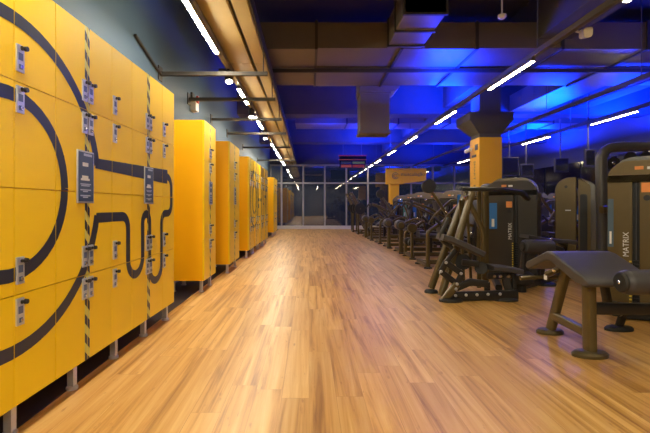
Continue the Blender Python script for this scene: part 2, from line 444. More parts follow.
for a, b in left[:2]:
    lamp(-1.06, a, b, 2.80, 'glow_l', 'glowing lamp of the locker track behind the camera', 'lamps behind the camera')
rail(2.72, YB + .1, 19, 2.85, 'lighting track over the front row of machines', (5.0, 8.4, 11.3, 14, 17))
R = [(-.4, .8), (2.34, 3.62), (5.09, 6.35), (7.80, 9.0), (10.6, 11.8), (13.3, 14.5), (16.0, 17.2), (18.0, 18.9)]
for i, (a, b) in enumerate(R[1:]):
    lamp(2.72, a, b, 2.80, 'glow_r', '%s glowing lamp on the track over the front machines, counted from the camera' % ordn[i], 'front track lamps')
lamp(2.72, *R[0], 2.80, 'glow_r', 'glowing lamp of the front machine track behind the camera', 'lamps behind the camera')
rail(4.75, 2, 19, 2.85, 'unlit lighting track over the middle of the machine area', (6.0, 8.4, 11.6, 16))
rail(6.1, 2, 19, 2.85, 'far lighting track over the rear row of machines', (6.8, 9.8, 13.6, 16.5))
for i, (a, b) in enumerate([(4.9, 6.1), (7.8, 9.07), (10.65, 12.0), (13.4, 14.6), (16.0, 17.2)]):
    lamp(6.1, a, b, 2.80, 'glow_r', '%s glowing lamp on the far track, counted from the camera' % ordn[i], 'far track lamps')

for x in (.8, 4.6):  # added unseen tracks that carry some of the fill lamps
    rail(x, YB + .1, 1.2, 2.85, 'added short lighting track for unseen fill lamps behind the camera', (-3.5, -1))
for x in (-1.06, .8, 2.72, 4.6):  # added fill lamps, out of view, brightening faces turned to the camera
    for a, b in ((-4.6, -3.2), (-2.9, -1.8)) if x in (-1.06, 2.72) else ((-4.6, -3.2), (-2.9, -1.5), (-.9, .4)):
        lamp(x, a, b, 2.80, 'glow_l' if x < 1 else 'glow_r', 'added fill lamp, unseen behind the camera', 'lamps behind the camera')
def spot(loc, label, aim=(0, -.3, -1), m='black', r=.045, L=.14):
    t = thing('track_spotlight', loc, label, 'spotlight', 'track spotlights')
    p = Vector(loc); a = Vector(aim).normalized()
    obj('stem', MB().box(p.x - .015, p.x + .015, p.y - .04, p.y + .04, p.z - .02, p.z).cyl(p, p + Vector((0, 0, -.07)), .01, 10), m, t)
    q = p + Vector((0, 0, -.07)) - a * L * .4
    obj('head', MB().turned(q, q + a * L, [(0, r * .6), (.15, r), (1, r), (1, r * .85)]), m, t)
    obj('bulb', MB().cyl(q + a * (L * .98), q + a * (L + .003), r * .8, 16), 'spot_glow', t)
    return q + a * (L + .02), a
spots = [((-1.06, 5.55, 2.85), 'black cylindrical track spotlight, nearest over the lockers', (.1, -.35, -1)),
         ((-1.06, 7.75, 2.85), 'second track spotlight over the lockers', (.0, -.3, -1)),
         ((-1.06, 10.2, 2.85), 'third track spotlight over the lockers', (.0, -.3, -1))]
for l, lab, a in spots:
    q, aa = spot(l, lab, a, r=.055, L=.17)
    ld = bpy.data.lights.new('spot_beam', 'SPOT'); ld.energy = 60; ld.color = (1, .85, .6); ld.spot_size = 1.6; ld.spot_blend = .8; ld.shadow_soft_size = .04
    lo = bpy.data.objects.new('spot_beam', ld); C.objects.link(lo); lo.location = q + aa * .03
    lo.rotation_euler = aa.to_track_quat('-Z', 'Y').to_euler()
p = at(598, 27, 4.4)
t = thing('track_projector', (2.72, 4.4, 2.85), 'pale boxy spotlight clipped to the front machine track', 'spotlight')
obj('stem', MB().cyl((2.76, 4.4, 2.89), (2.84, 4.4, 2.87), .012, 10), 'detector', t)
obj('head', MB().sweep([(2.86, 4.30, 2.83), (2.95, 4.52, 2.90)], .08, .10, n=12), 'detector', t)

# ------------------------------------------------------------------ lockers
def clip(poly, u0, u1, v0, v1):
    for ax, lim, sg in ((0, u0, 1), (0, u1, -1), (1, v0, 1), (1, v1, -1)):
        out = []
        for i in range(len(poly)):
            a, b = poly[i - 1], poly[i]
            da, db = (a[ax] - lim) * sg, (b[ax] - lim) * sg
            if (da >= 0) != (db >= 0):
                t = da / (da - db); out.append((a[0] + (b[0] - a[0]) * t, a[1] + (b[1] - a[1]) * t))
            if db >= 0: out.append(b)
        poly = out
        if len(poly) < 3: return None
    return poly

def band(path, w):
    P = [Vector(p) for p in path]; L = []; Rr = []
    for i, p in enumerate(P):
        a = (P[i] - P[i - 1]).normalized() if i else (P[1] - P[0]).normalized()
        b = (P[i + 1] - P[i]).normalized() if i < len(P) - 1 else a
        t = (a + b).normalized(); n = Vector((-t.y, t.x)) / max(.5, t.dot(b))
        L.append(tuple(p + n * w / 2)); Rr.append(tuple(p - n * w / 2))
    return [[L[i], L[i + 1], Rr[i + 1], Rr[i]] for i in range(len(P) - 1)]
def arc(c, r, a0, a1, k=16):
    return [(c[0] + r * math.cos(math.radians(a0 + (a1 - a0) * i / k)), c[1] + r * math.sin(math.radians(a0 + (a1 - a0) * i / k))) for i in range(k + 1)]

def hazard(u, z0=.15, z1=2.1, w=.026):
    out = []; lt = [[(u - w, z0), (u + w, z0), (u + w, z1), (u - w, z1)]]
    z = z0 - .05
    while z < z1:
        out.append([(u - w, z + .05), (u + w, z), (u + w, z + .055), (u - w, z + .105)])
        z += .11
    return lt, out

def cabinet(name_label, X, Y0, rz, cols, W, dark, light, lock_side, H=2.10, depth=.46, y_world=0, legs=None, detail=True, group='yellow locker cabinets'):
    """front plane is local x=0, doors run along local +y; u = world-like coordinate along the block"""
    r = thing('locker_cabinet', (X, Y0, 0), name_label, 'locker', group, rz)
    R0 = r.location.copy(); n = len(cols) - 1
    def O(name, mb, mats, parent, **k):           # local coordinates: no origin shift
        r.location = (0, 0, 0); o = obj(name, mb, mats, parent, **k); r.location = R0; return o
    tot = cols[-1]
    O('body', MB().box(-depth, -.022, .002, tot - .002, .15, H), 'yellow_side', r, bevel=.002)
    lg = legs if legs is not None else [.14, tot - .14]
    for l in lg:
        for xx in (-.06, -depth + .06):
            O('leg', MB().box(xx - .018, xx + .018, l - .018, l + .018, .02, .15).turned((xx, l, 0), (xx, l, .022), [(0, .032), (.6, .032), (1, .02)], n=14), 'silver', r)
    rows = [.15, .65, 1.13, 1.61, H]
    g = .0022
    for ci in range(n):
        a, b = cols[ci] + g, cols[ci + 1] - g
        for ri in range(4):
            z0, z1 = rows[ri] + g, rows[ri + 1] - g
            mb = MB().box(-.02, 0, a, b, z0, z1, 0)
            def put(polys, m, lift):
                for p in polys:
                    q = clip([(u - y_world, v) for u, v in p], a, b, z0, z1)
                    if q: mb.add([(lift, u, v) for u, v in q], [tuple(range(len(q)))], m)
            put(light, 2, .0006); put(dark, 1, .0012)
            dr = O('door', mb, ['yellow', 'navy', 'hazard_light'], r)
            up = ri in (0, 2)          # lock near the top of rows 0 and 2, near the bottom of rows 1 and 3
            zl = (z1 - .125 - .012) if up else (z0 + .045)
            side = lock_side[ci]
            if side == 0: continue
            yc = (b - .030) if side > 0 else (a + .030)
            pw = .024
            mb = MB().box(0, .008, yc - pw, yc + pw, zl, zl + .122, 0).box(.008, .0095, yc - .016, yc + .014, zl + .052, zl + .086, 1)
            mb.box(.008, .010, yc - .012, yc + .010, zl + .012, zl + .034, 1)
            O('lock_plate', mb, ['silver', 'display'], dr, bevel=.0015 if detail else 0)
            if detail:
                mb = MB().turned((.008, yc + .006, zl + .106), (.036, yc + .006, zl + .106), [(0, .007), (.55, .007), (.56, .012), (1, .011)], n=12)
                mb.sweep([(.022, yc - .014, zl + .106), (.022, yc + .022, zl + .106)], .012, .014, n=8)
                O('lock_knob', mb, 'black', dr)
                O('keyhole', MB().cyl((.01, yc, zl + .023), (.016, yc, zl + .023), .008, 10).cyl((.0155, yc, zl + .023), (.017, yc, zl + .023), .003, 8), 'chrome', dr)
    return r

# graphics on the first block, in metres along it
cY, cZ = 1.838, 1.145
dark1 = band(arc((cY, cZ), .746, 12, 348.0, 70), .062)
dark1 += band(arc((cY, cZ), .403, 0, 360, 48), .062)
main = [(2.55, 1.31), (3.76, 1.31)] + arc((3.76, 1.21), .10, 90, 0, 8) + [(3.86, 1.08)] + arc((3.77, 1.075), .09, 0, -90, 8)[1:] \
     + [(3.70, .985)] + arc((3.703, .905), .08, 90, 180, 6)[1:] + [(3.623, .563)] + arc((3.495, .563), .128, 0, -180, 14)[1:] \
     + [(3.367, .92)] + arc((3.300, .92), .067, 0, 180, 8)[1:] + [(3.233, .668)] + arc((3.11, .668), .123, 0, -180, 14)[1:] \
     + [(2.987, .89)] + arc((2.90, .89), .088, 0, 90, 6)[1:] + [(2.56, .978)]
dark1 += band(main, .062)
# pale grounds and dark stripes of the hazard strips on the seams
light1 = []
for u in (1.576, 2.461, 3.346):
    l, dk = hazard(u); light1 += l; dark1 += dk
B1 = -math.atan(.0238)
def X1(Y): return -1.3585 + .0238 * Y
sp = .295
unit = [(1.281, 'nearest cabinet, with the inner ring graphic'), (2.166, 'middle cabinet, with the nearest blue sign at its seam'),
        (3.051, 'far cabinet, with the rounded end of the graphic')]
lgs = [[.15, .645], [.245, .735], [.339, .82]]
for (y0, lab), lg in zip(unit, lgs):
    cabinet('yellow lockers, first block, ' + lab, X1(y0), y0, B1, [0, sp, 2 * sp, 3 * sp], 0, dark1, light1, [1, -1, -1], y_world=y0, legs=lg)

def board(X, Yc, rz, z0, z1, w, label):
    t = thing('information_sign', (X, Yc, z0), label, 'sign', 'blue locker signs', rz)
    L = t.location.copy(); t.location = (0, 0, 0)
    h = z1 - z0
    obj('backing', MB().box(.002, .010, -w / 2, w / 2, 0, h), 'silver', t, bevel=.002)
    mb = MB().box(.010, .0115, -w / 2 + .009, w / 2 - .009, .010, h - .010, 0)
    for zz, a, b, hh, m in ((.90, .35, .85, .014, 1), (.70, .28, .62, .022, 2), (.47, .25, .62, .016, 2), (.43, .18, .70, .012, 2), (.35, .15, .78, .007, 1), (.32, .2, .7, .007, 1), (.24, .15, .78, .007, 1), (.21, .3, .6, .007, 1), (.13, .15, .75, .007, 1), (.10, .3, .6, .007, 1)):
        mb.box(.0115, .0122, (a - .5) * w, (b - .5) * w, zz * h, zz * h + hh, m)
    obj('printed_face', mb, ['board_blue', 'pale_print', 'white'], t)
    t.location = L
board(X1(2.43) + .001, 2.43, B1, 1.067, 1.368, .172, 'large dark blue information sign on the nearest striped seam of the first locker block')
board(X1(3.335) + .001, 3.335, B1, 1.067, 1.358, .17, 'blue information sign further along the first locker block, on its second striped seam')

def strip_block(X, y0, cols, label, H, y_haz, extra_dark=(), sides=(1, -1), rz=0, legs=None):
    dk = list(extra_dark); lt = []
    for u in y_haz:
        l, d_ = hazard(u); lt += l; dk += d_
    return cabinet(label, X, y0, rz, cols, 0, dk, lt, sides, H=H, y_world=y0, legs=legs)
strip_block(-1.258, 5.04, [0, .31, .62], 'narrow two-column yellow locker cabinet standing just past the first block', 2.085, [5.35], legs=[.1, .52])
board(-1.257, 5.35, 0, 1.07, 1.36, .17, 'small dark sign on the second locker block')
strip_block(-1.222, 6.46, [0, .45, .9], 'two-column yellow locker cabinet, third block from the camera', 2.05, [6.91], legs=[.12, .78])
board(-1.221, 6.91, 0, 1.07, 1.36, .17, 'small dark sign on the third locker block')
# fourth block: four cabinets with a graphic of curves
d4 = band(arc((9.3, 1.2), .6, 0, 360, 40), .07) + band(arc((9.3, 1.2), .3, 0, 360, 30), .06) + band([(9.9, 1.2), (10.5, 1.2), (10.5, .8), (10.8, .5), (11.1, .8), (11.1, 1.3), (11.5, 1.3), (11.5, .6)], .07)
for a, b, c, e in ((10.9, 11.15, 1.45, 1.53), (11.35, 11.8, 1.45, 1.53), (10.9, 11.1, 1.08, 1.14), (8.8, 8.95, 1.6, 1.7), (9.9, 10.1, 1.0, 1.1)):
    d4.append([(a, c), (b, c), (b, e), (a, e)])
for i, lab in enumerate(('nearest cabinet of the fourth locker block, yellow with dark curves', 'second cabinet of the fourth yellow locker block', 'third cabinet of the fourth yellow locker block', 'last cabinet of the fourth yellow locker block')):
    y0 = 8.46 + i * .89
    strip_block(-1.215 + .012 * i, y0, [0, .295, .59, .885], lab, 2.05, [8.46 + .295, 8.46 + 1.18, 8.46 + 2.07, 8.46 + 2.95], d4, (1, -1, -1), legs=[.08, .80])
for i, lab in enumerate(('near cabinet of the last locker block before the windows', 'far cabinet of the last locker block before the windows')):
    strip_block(-1.20, 14.3 + i * .76, [0, .375, .75], lab, 2.03, [14.68, 15.43], legs=[.1, .65])

# ------------------------------------------------------------------ pillars
t = thing('yellow_pillar', (3.75, 8.9, 0), 'square yellow pillar with vertical lettering and a grey flared head', 'pillar')
obj('cladding', MB().box(3.507, 3.975, 8.65, 9.15, 0, 2.47), 'col_yellow', t, bevel=.004)
obj('shaft', MB().box(3.52, 3.96, 8.67, 9.13, 2.47, 3.5), 'beam', t)
mb = MB()
v0 = [(3.50, 8.66, 2.55), (3.98, 8.66, 2.55), (3.98, 9.14, 2.55), (3.50, 9.14, 2.55)]
v1 = [(3.26, 8.5, 2.80), (4.14, 8.5, 2.80), (4.14, 9.3, 2.80), (3.26, 9.3, 2.80)]
v2 = [(a, b, 2.96) for a, b, c in v1]
mb.add(v0 + v1 + v2, [(0, 1, 5, 4), (1, 2, 6, 5), (2, 3, 7, 6), (3, 0, 4, 7), (4, 5, 9, 8), (5, 6, 10, 9), (6, 7, 11, 10), (7, 4, 8, 11), (3, 2, 1, 0), (8, 9, 10, 11)])
obj('flared_head', mb, 'beam', t)
sx = lambda body, size, zc: text_mb(body, size, lambda u, v, d: (3.505 - d, 8.9 - u, v), (0, zc), spin=-PI / 2)
obj('lettering', sx('SMART', .13, 1.80), 'navy', t)
obj('lettering', sx('FIT', .13, 1.42), 'navy', t)
obj('icon', MB().box(3.497, 3.505, 8.72, 8.86, 2.22, 2.34).box(3.497, 3.505, 8.80, 9.02, 2.08, 2.13), 'navy', t)
fb = thing('fire_sign', (3.62, 8.64, 1.4), 'small red and white sign low on the front of the near yellow pillar', 'sign')
obj('panel', MB().box(3.62, 3.74, 8.640, 8.648, 1.38, 1.47), 'red', fb); obj('print', MB().box(3.635, 3.725, 8.637, 8.640, 1.37, 1.40), 'white', fb)
w = thing('wall_speaker', (3.44, 9.0, 2.25), 'small white camera bracket on the side of the near yellow pillar', 'camera')
obj('bracket', MB().cyl((3.505, 9.0, 2.28), (3.40, 9.0, 2.26), .015, 10), 'detector', w)
obj('body', MB().sweep([(3.42, 8.90, 2.25), (3.38, 9.06, 2.22)], .07, .08), 'detector', w)
w.name = 'security_camera'

t = thing('yellow_pillar', (3.7, 18.2, 0), 'far yellow pillar by the windows holding a yellow arm sign', 'pillar')
obj('cladding', MB().box(3.48, 3.86, 18.0, 18.4, 0, 2.12), 'col_yellow', t)
t2 = thing('arm_sign', (4.2, 17.98, 2.2), 'yellow tapering arm sign with dark script lettering on the far pillar', 'sign')
obj('panel', MB().prism([(3.27, 1.98), (4.0, 1.98), (4.10, 2.02), (5.0, 2.13), (5.0, 2.66), (3.27, 2.66)], 'y', 17.9, 18.0), 'col_yellow', t2, bevel=.01)
obj('lettering', text_mb('musculação', .22, lambda u, v, d: (u, 17.898 - d, v), (4.43, 2.40)), 'navy', t2)
mb = MB()
for rr in (.13, .07):
    q = band(arc((3.68, 2.34), rr, 20, 330, 20), .025)
    for p_ in q: mb.add([(u, 17.896, v) for u, v in p_], [(0, 1, 2, 3)])
obj('round_emblem', mb, 'navy', t2)

# hanging board near windows
t = thing('hanging_board', (1.67, 16, 2.5), 'dark hanging notice board with orange, red and green panels before the windows', 'sign')
obj('panel', MB().box(1.16, 2.17, 16, 16.05, 2.50, 2.99), 'screen', t)
mb = MB().box(1.22, 1.62, 15.99, 16, 2.52, 2.62, 0).box(1.66, 2.11, 15.99, 16, 2.52, 2.62, 1).box(1.66, 2.11, 15.99, 16, 2.66, 2.74, 2).box(1.22, 1.62, 15.99, 16, 2.66, 2.74, 3)
mb.box(1.12, 2.20, 15.99, 16, 2.80, 2.83, 0).box(1.12, 2.2, 15.99, 16, 2.95, 2.99, 1)
obj('printed_face', mb, ['red_org', 'red', 'green', 'board_blue'], t)
obj('hanger_rod', MB().cyl((1.3, 16.02, 2.99), (1.3, 16.02, ZC), .01, 8).cyl((2.0, 16.02, 2.99), (2.0, 16.02, ZC), .01, 8), 'rod', t)

def tv(x0, x1, y0, y1, Y, label, rz=0):
    a = at(x0, y0, Y); b = at(x1, y1, Y)
    t = thing('hanging_screen', ((a.x + b.x) / 2, Y, b.z), label, 'screen', 'hanging screens')
    obj('bezel', MB().box(a.x, b.x, Y, Y + .06, b.z, a.z), 'strut', t, bevel=.01)
    obj('display', MB().box(a.x + .03, b.x - .03, Y - .004, Y, b.z + .04, a.z - .03), 'screen', t)
    obj('mount', MB().cyl(((a.x + b.x) / 2, Y + .08, (a.z + b.z) / 2), ((a.x + b.x) / 2, Y + .08, ZC), .018, 8).box((a.x + b.x) / 2 - .06, (a.x + b.x) / 2 + .06, Y + .05, Y + .09, (a.z + b.z) / 2 - .06, (a.z + b.z) / 2 + .06), 'rod', t)
tv(502, 519, 157, 176, 11.7, 'dark hanging screen just right of the near yellow pillar')
tv(521, 534, 164, 177, 11.6, 'small framed screen hanging second from the pillar')
tv(555, 569, 158, 172, 11.6, 'framed screen hanging above the rounded machine tower')
tv(585, 596, 149, 167, 9.2, 'dark narrow screen hanging left of the curved machine tube')

# ------------------------------------------------------------------ machines
def foot(mb, x, y, r=.075, h=.028, m=0):
    mb.turned((x, y, 0), (x, y, h), [(0, r), (.55, r), (.8, r * .92), (1, r * .6)], n=20, m=m)
def oval_foot(mb, x, y, rx, ry, h=.035):
    n = 22; vs = []
    for k, (f, z) in enumerate(((1, 0), (1, h * .55), (.85, h), (.5, h * 1.15))):
        vs += [(x + rx * f * math.cos(2 * PI * j / n), y + ry * f * math.sin(2 * PI * j / n), z) for j in range(n)]
    fs = [(i * n + j, i * n + (j + 1) % n, (i + 1) * n + (j + 1) % n, (i + 1) * n + j) for i in range(3) for j in range(n)] + [tuple(range(n))[::-1], tuple(3 * n + j for j in range(n))]
    mb.add(vs, fs)
def arch(x0, x1, z0, z1, rl, rr, k=8):
    pts = [(x0, z0)] + [(x0 + rl - rl * math.cos(PI / 2 * i / k), z1 - rl + rl * math.sin(PI / 2 * i / k)) for i in range(k + 1)]
    pts += [(x1 - rr + rr * math.sin(PI / 2 * i / k), z1 - rr + rr * math.cos(PI / 2 * i / k)) for i in range(k + 1)] + [(x1, z0)]
    return pts
def roller(mb, p, q, r, m=0):
    mb.turned(p, q, [(0, r * .75), (.03, r * .93), (.08, r), (.92, r), (.97, r * .93), (1, r * .75)], n=28, m=m)
def cap(mb, p, d, r, m=0):
    p = Vector(p); d = Vector(d).normalized()
    mb.turned(p, p + d * .02, [(0, r), (.6, r), (1, r * .85)], n=24, m=m)
def bolt(mb, p, d, r=.016):
    p = Vector(p); d = Vector(d).normalized(); mb.turned(p, p + d * .012, [(0, r), (.5, r), (1, r * .6)], n=12)
def slab_pad(mb, path, w, th, m=0, n=16):
    """padded plank following a path in the x/z plane, w wide across y"""
    mb.sweep(path, w, th, n=n, sq=.28, m=m, up=(0, 0, 1), fil=.05)

def tower(root, x0, x1, y0, d, h, slot=.40, label='blue_lbl', letters=True, low=.06, mats=('shroud', 'shroud_dk'), warn=True, detail=True, rot=0, pl=(.07, .10, .52, .78), wz=.735, tz=.50):
    """selectorised weight tower whose slotted face looks towards -y"""
    w = x1 - x0; xs0 = x0 + w * slot; sw = .055
    XF[0] = (x0, y0, math.radians(rot)) if rot else None
    mb = MB().prism(arch(x0 + .012, x1 - .012, low, h - .02, w * .30, w * .30), 'y', y0 + .05, y0 + d)
    t = obj('weight_tower', mb, mats[1], root, bevel=.006)
    mb = MB().prism(arch(x0, xs0, low, h - .13, .02, .001), 'y', y0, y0 + .05).prism(arch(xs0 + sw, x1, low, h - .13, .001, .03), 'y', y0, y0 + .05)
    obj('front_panel', mb, mats[0], t, bevel=.004)
    obj('side_panel', MB().prism(arch(x0 - .006, x0 + .03, low, h - .16, .005, .005), 'y', y0 + .03, y0 + d + .01)
        .prism(arch(x1 - .03, x1 + .006, low, h - .16, .005, .005), 'y', y0 + .03, y0 + d + .01), mats[0], t)
    # hood: arched band across top
    outer = arch(x0 - .004, x1 + .004, h - .135, h, w * .26, w * .26); inner = arch(x0 + .05, x1 - .05, h - .135, h - .05, w * .2, w * .2)
    mb = MB().prism(outer, 'y', y0 - .012, y0 + .10)
    obj('hood', mb, mats[0] if detail else 'hood', t, bevel=.006)
    obj('crown', MB().prism(arch(x0 + .02, x1 - .02, h - .12, h + .045, w * .28, w * .28), 'y', y0 + .10, y0 + d - .03), 'hood', t, bevel=.01)
    obj('hood_glint', MB().box(x0 + w * .32, x0 + w * .42, y0 - .0145, y0 - .012, h - .085, h - .055, 0).box(x0 + w * .46, x0 + w * .54, y0 - .0145, y0 - .012, h - .085, h - .06, 1), ['orange_lbl_glint', 'white'], t)  # orange glint on the hood put in as a flat patch, white mark beside it
    obj('slot_back', MB().box(xs0, xs0 + sw, y0 + .044, y0 + .0495, low, h - .14), 'black', t)
    mb = MB()
    for k in range(14 if detail else 1):
        z = low + .04 + k * .032
        mb.box(xs0 + .004, xs0 + sw - .004, y0 + .028, y0 + .043, z, z + (.026 if detail else .4), 0)
    obj('weight_stack', mb, 'plate', t)
    if detail:
        mb = MB()
        for k in range(14): mb.box(xs0 - .022, xs0 - .004, y0 - .0015, y0, low + .05 + k * .032, low + .065 + k * .032)
        obj('weight_scale', mb, 'yellow_lbl', t)
        mb = MB().cyl((xs0 + sw * .5, y0 + .030, low + .49), (xs0 + sw * .5, y0 + .030, h - .14), .004, 8)
        obj('cable', mb, 'rod', t)
    lx = x0 + w * pl[0]; lw = pl[1]
    obj('placard', MB().box(lx, lx + lw, y0 - .003, y0, h * pl[2], h * pl[3], 0).box(lx + lw * .3, lx + lw * .65, y0 - .004, y0 - .003, h * (pl[2] + .02), h * (pl[2] + .10), 1), [label, 'white'], t)
    if warn:
        wx = xs0 - .095 if slot > .45 else xs0 + sw + .012
        obj('warning_sticker', MB().box(wx, wx + .075, y0 - .003, y0, h * wz, h * (wz + .06)), 'orange_lbl_glint', t)
        obj('round_badge', MB().cyl((wx + .04, y0 - .004, h * (wz - .035)), (wx + .04, y0, h * (wz - .035)), .026, 18), 'black', t)
    if letters:
        obj('lettering', text_mb('MATRIX', .064, lambda u, v, dd: (u, y0 - .001 - dd, v), (xs0 - .045, h * tz), spin=PI / 2), 'white', t)
    XF[0] = None
    return t

# --- near prone leg curl bench (right foreground)
t = thing('leg_curl_machine', (2.3, 3.3, 0), 'prone leg curl bench with angled grey pad and round roller, right foreground', 'exercise machine')
pad = MB()
prof = [(3.62, .535), (3.60, .575), (3.30, .695), (3.26, .70), (3.20, .69), (2.95, .60), (2.84, .572), (2.80, .545), (2.80, .515), (2.84, .50), (2.95, .515), (3.24, .62), (3.31, .62), (3.58, .51)]
pad.prism(prof, 'x', 1.86, 2.34)
obj('bench_pad', pad, 'pad', t, bevel=.022, seg=4)
f = MB()
f.sweep([(1.972, 2.95, .03), (1.972, 2.96, .50)], .062, .095, n=16, up=(0, 1, 0))
oval_foot(f, 1.968, 2.94, .125, .075)
obj('front_leg', f, 'frame', t)
f = MB(); f.sweep([(1.99, 3.46, .03), (1.985, 3.24, .56)], .055, .08, n=16, up=(0, 1, 0)); oval_foot(f, 1.99, 3.47, .11, .07)
obj('rear_leg', f, 'frame', t)
obj('cross_brace', MB().sweep([(1.985, 3.40, .16), (1.975, 2.98, .15)], .05, .07, n=14), 'frame', t)
obj('main_beam', MB().sweep([(1.99, 2.96, .33), (3.0, 3.02, .30)], .06, .085, n=14).sweep([(2.45, 3.35, .20), (2.62, 3.55, .15), (2.9, 4.0, .12)], .06, .06, n=12).sweep([(2.05, 3.3, .55), (2.3, 3.3, .55), (2.35, 3.3, .26)], .05, .07, n=12, up=(0, 1, 0)), 'frame_dk', t)
f = MB(); oval_foot(f, 2.62, 3.55, .12, .06); f.sweep([(2.62, 3.55, .03), (2.62, 3.5, .16)], .05, .05); obj('middle_foot', f, 'rubber', t)
f = MB(); roller(f, (2.05, 2.75, .55), (2.55, 2.78, .55), .082); ro = obj('leg_roller', f, 'pad', t)
f = MB(); cap(f, (2.052, 2.75, .55), (-1, -.02, 0), .066); obj('roller_cap', f, 'rubber', ro)
f = MB(); bolt(f, (2.032, 2.75, .55), (-1, 0, 0), .014); obj('bolt', f, 'chrome', ro)
obj('roller_arm', MB().sweep([(2.56, 2.78, .55), (2.64, 2.80, .55), (2.64, 2.9, .33)], .045, .05, n=12, fil=.04).cyl((2.5, 2.95, .33), (2.75, 2.95, .33), .06), 'frame_dk', t)
f = MB(); f.sweep([(1.90, 3.36, .50), (2.0, 3.28, .58), (2.02, 3.1, .53)], .035, .06, n=10, up=(1, 0, 0)); f.cyl((1.86, 3.42, .47), (2.35, 3.42, .47), .014, 12).cyl((1.72, 3.42, .462), (1.86, 3.42, .47), .018, 12)
obj('adjuster', f, 'frame', t)
f = MB(); bolt(f, (1.90, 3.25, .55), (-1, 0, 0)); bolt(f, (1.90, 3.36, .50), (-1, 0, 0), .012); obj('bolt', f, 'chrome', t)
obj('tag_label', MB().box(1.89, 1.893, 3.34, 3.38, .46, .50), 'white', t)
tower(t, 2.86, 3.50, 4.02, .42, 1.47, slot=.29, rot=-42, label='dull_lbl', mats=('bronze', 'shroud_dk'), pl=(.0, .045, .45, .76), wz=.80, tz=.47)
obj('tower_base', MB().sweep([(3.0, 4.05, .03), (3.45, 3.85, .03)], .4, .06, n=12), 'rubber', t)

# --- second machine: kneeling glute/row press with inclined double frame
t = thing('leg_press_machine', (1.9, 4.8, 0), 'tall A-framed machine with bolted linkage and blue-placard tower, nearest to the aisle', 'exercise machine')
def A(x, y, Y=4.65): return at(x, y, Y)
f = MB()
f.sweep([A(431, 288, 5.09), A(466, 192, 5.09)], .07, .105, n=12, up=(0, 1, 0))
obj('rear_incline', f, 'frame', t)
f = MB(); f.sweep([A(441, 296, 4.75), A(472, 192, 4.85)], .07, .10, n=12, up=(0, 1, 0)); obj('front_incline', f, 'frame', t)
f = MB(); oval_foot(f, 1.48, 5.09, .08, .07); oval_foot(f, 1.56, 4.62, .13, .08); oval_foot(f, 2.19, 4.66, .13, .08); obj('floor_pad', f, 'rubber', t)
f = MB(); f.sweep([A(462, 189, 4.95), A(500, 189.5, 4.95), A(522, 193, 5.0), A(528, 199, 5.1)], .06, .05, n=14, fil=.04); obj('top_bar', f, 'frame_dk', t)
f = MB(); f.sweep([A(466, 196, 4.85), A(483, 231, 4.85), A(483, 272, 4.85)], .05, .07, n=12, up=(0, 1, 0), fil=.08); obj('diagonal_strut', f, 'frame', t)
f = MB(); f.sweep([A(485, 190, 5.3), (at(485, 190, 5.3).x, 5.3, .03)], .08, .08, n=12); f.sweep([A(479, 191, 5.25), (at(479, 191, 5.25).x, 5.25, .03)], .035, .05, n=12); obj('upright', f, 'frame', t)
f = MB()
for x_, yy in ((462, 5.0), (469, 5.05)):
    f.sweep([A(x_ - 2, 200, yy), A(x_ + 2, 286, yy)], .03, .04, n=10, up=(0, 1, 0))
obj('guide_rod', f, 'frame', t)
f = MB(); f.sweep([A(440, 236.5, 4.6), A(449, 239, 4.6), A(465, 246, 4.6), A(480, 253.5, 4.6)], .26, .07, n=16, sq=.35); obj('knee_pad', f, 'pad', t)
f = MB(); f.sweep([A(449, 218, 4.6), A(442, 232, 4.6), A(441, 240, 4.6), A(452, 248, 4.6)], .045, .06, n=12, fil=.06, up=(0, 1, 0)); obj('handle', f, 'rubber', t)
f = MB()
f.sweep([A(446, 262.5), A(462, 274)], .04, .065, n=12); f.sweep([A(441, 271.5), A(457, 284)], .04, .065, n=12)
f.sweep([A(446, 262), A(456, 250)], .04, .055, n=12); f.sweep([A(441, 272), A(446, 262)], .035, .07, n=10); f.sweep([A(457, 284), A(462, 274)], .035, .07, n=10)
f.sweep([A(462, 262, 4.7), A(478, 264, 4.7)], .04, .07, n=10); f.sweep([A(456, 288), A(470, 282), A(487, 284)], .05, .08, n=10)
obj('linkage', f, 'frame_dk', t)
f = MB(); f.sweep([A(457, 284, 4.62), A(443, 301, 4.62)], .05, .08, n=12); f.sweep([A(460, 280, 4.72), A(447, 299, 4.72)], .04, .06, n=12); obj('front_leg', f, 'frame', t)
f = MB()
for x_, y_ in ((446, 262.5), (441, 271.5), (457, 284), (461, 273.5), (455.5, 295.5), (466, 295), (477, 294.7), (488, 294.3), (500, 294), (456, 289)): bolt(f, A(x_, y_, 4.60), (0, -1, 0), .017)
obj('bolt', f, 'silver', t)
f = MB(); f.sweep([A(452, 296.5, 4.65), A(517, 294.5, 4.65)], .07, .10, n=12, sq=.3); f.sweep([A(487, 282, 4.72), A(487, 296, 4.72)], .06, .06); obj('base_rail', f, 'frame_dk', t)
f = MB(); f.sweep([A(489, 267, 4.72), A(503, 268, 4.72), A(518, 270.5, 4.72)], .26, .055, n=16, sq=.3); obj('seat', f, 'pad', t)
f = MB(); f.sweep([A(505, 274, 4.72), A(507, 284, 4.72), A(512, 298, 4.68)], .05, .09, n=12); f.sweep([A(487, 276, 4.72), A(514, 275.5, 4.72)], .05, .07); f.sweep([A(513, 273, 4.72), A(514.5, 296, 4.70)], .05, .06, n=12, up=(0, 1, 0)); obj('seat_post', f, 'frame_dk', t)
f = MB(); cap(f, A(500, 276, 4.66), (0, -1, 0), .02); cap(f, A(508, 276, 4.66), (0, -1, 0), .022); cap(f, A(494, 276, 4.66), (0, -1, 0), .018); obj('bolt', f, 'chrome', t)
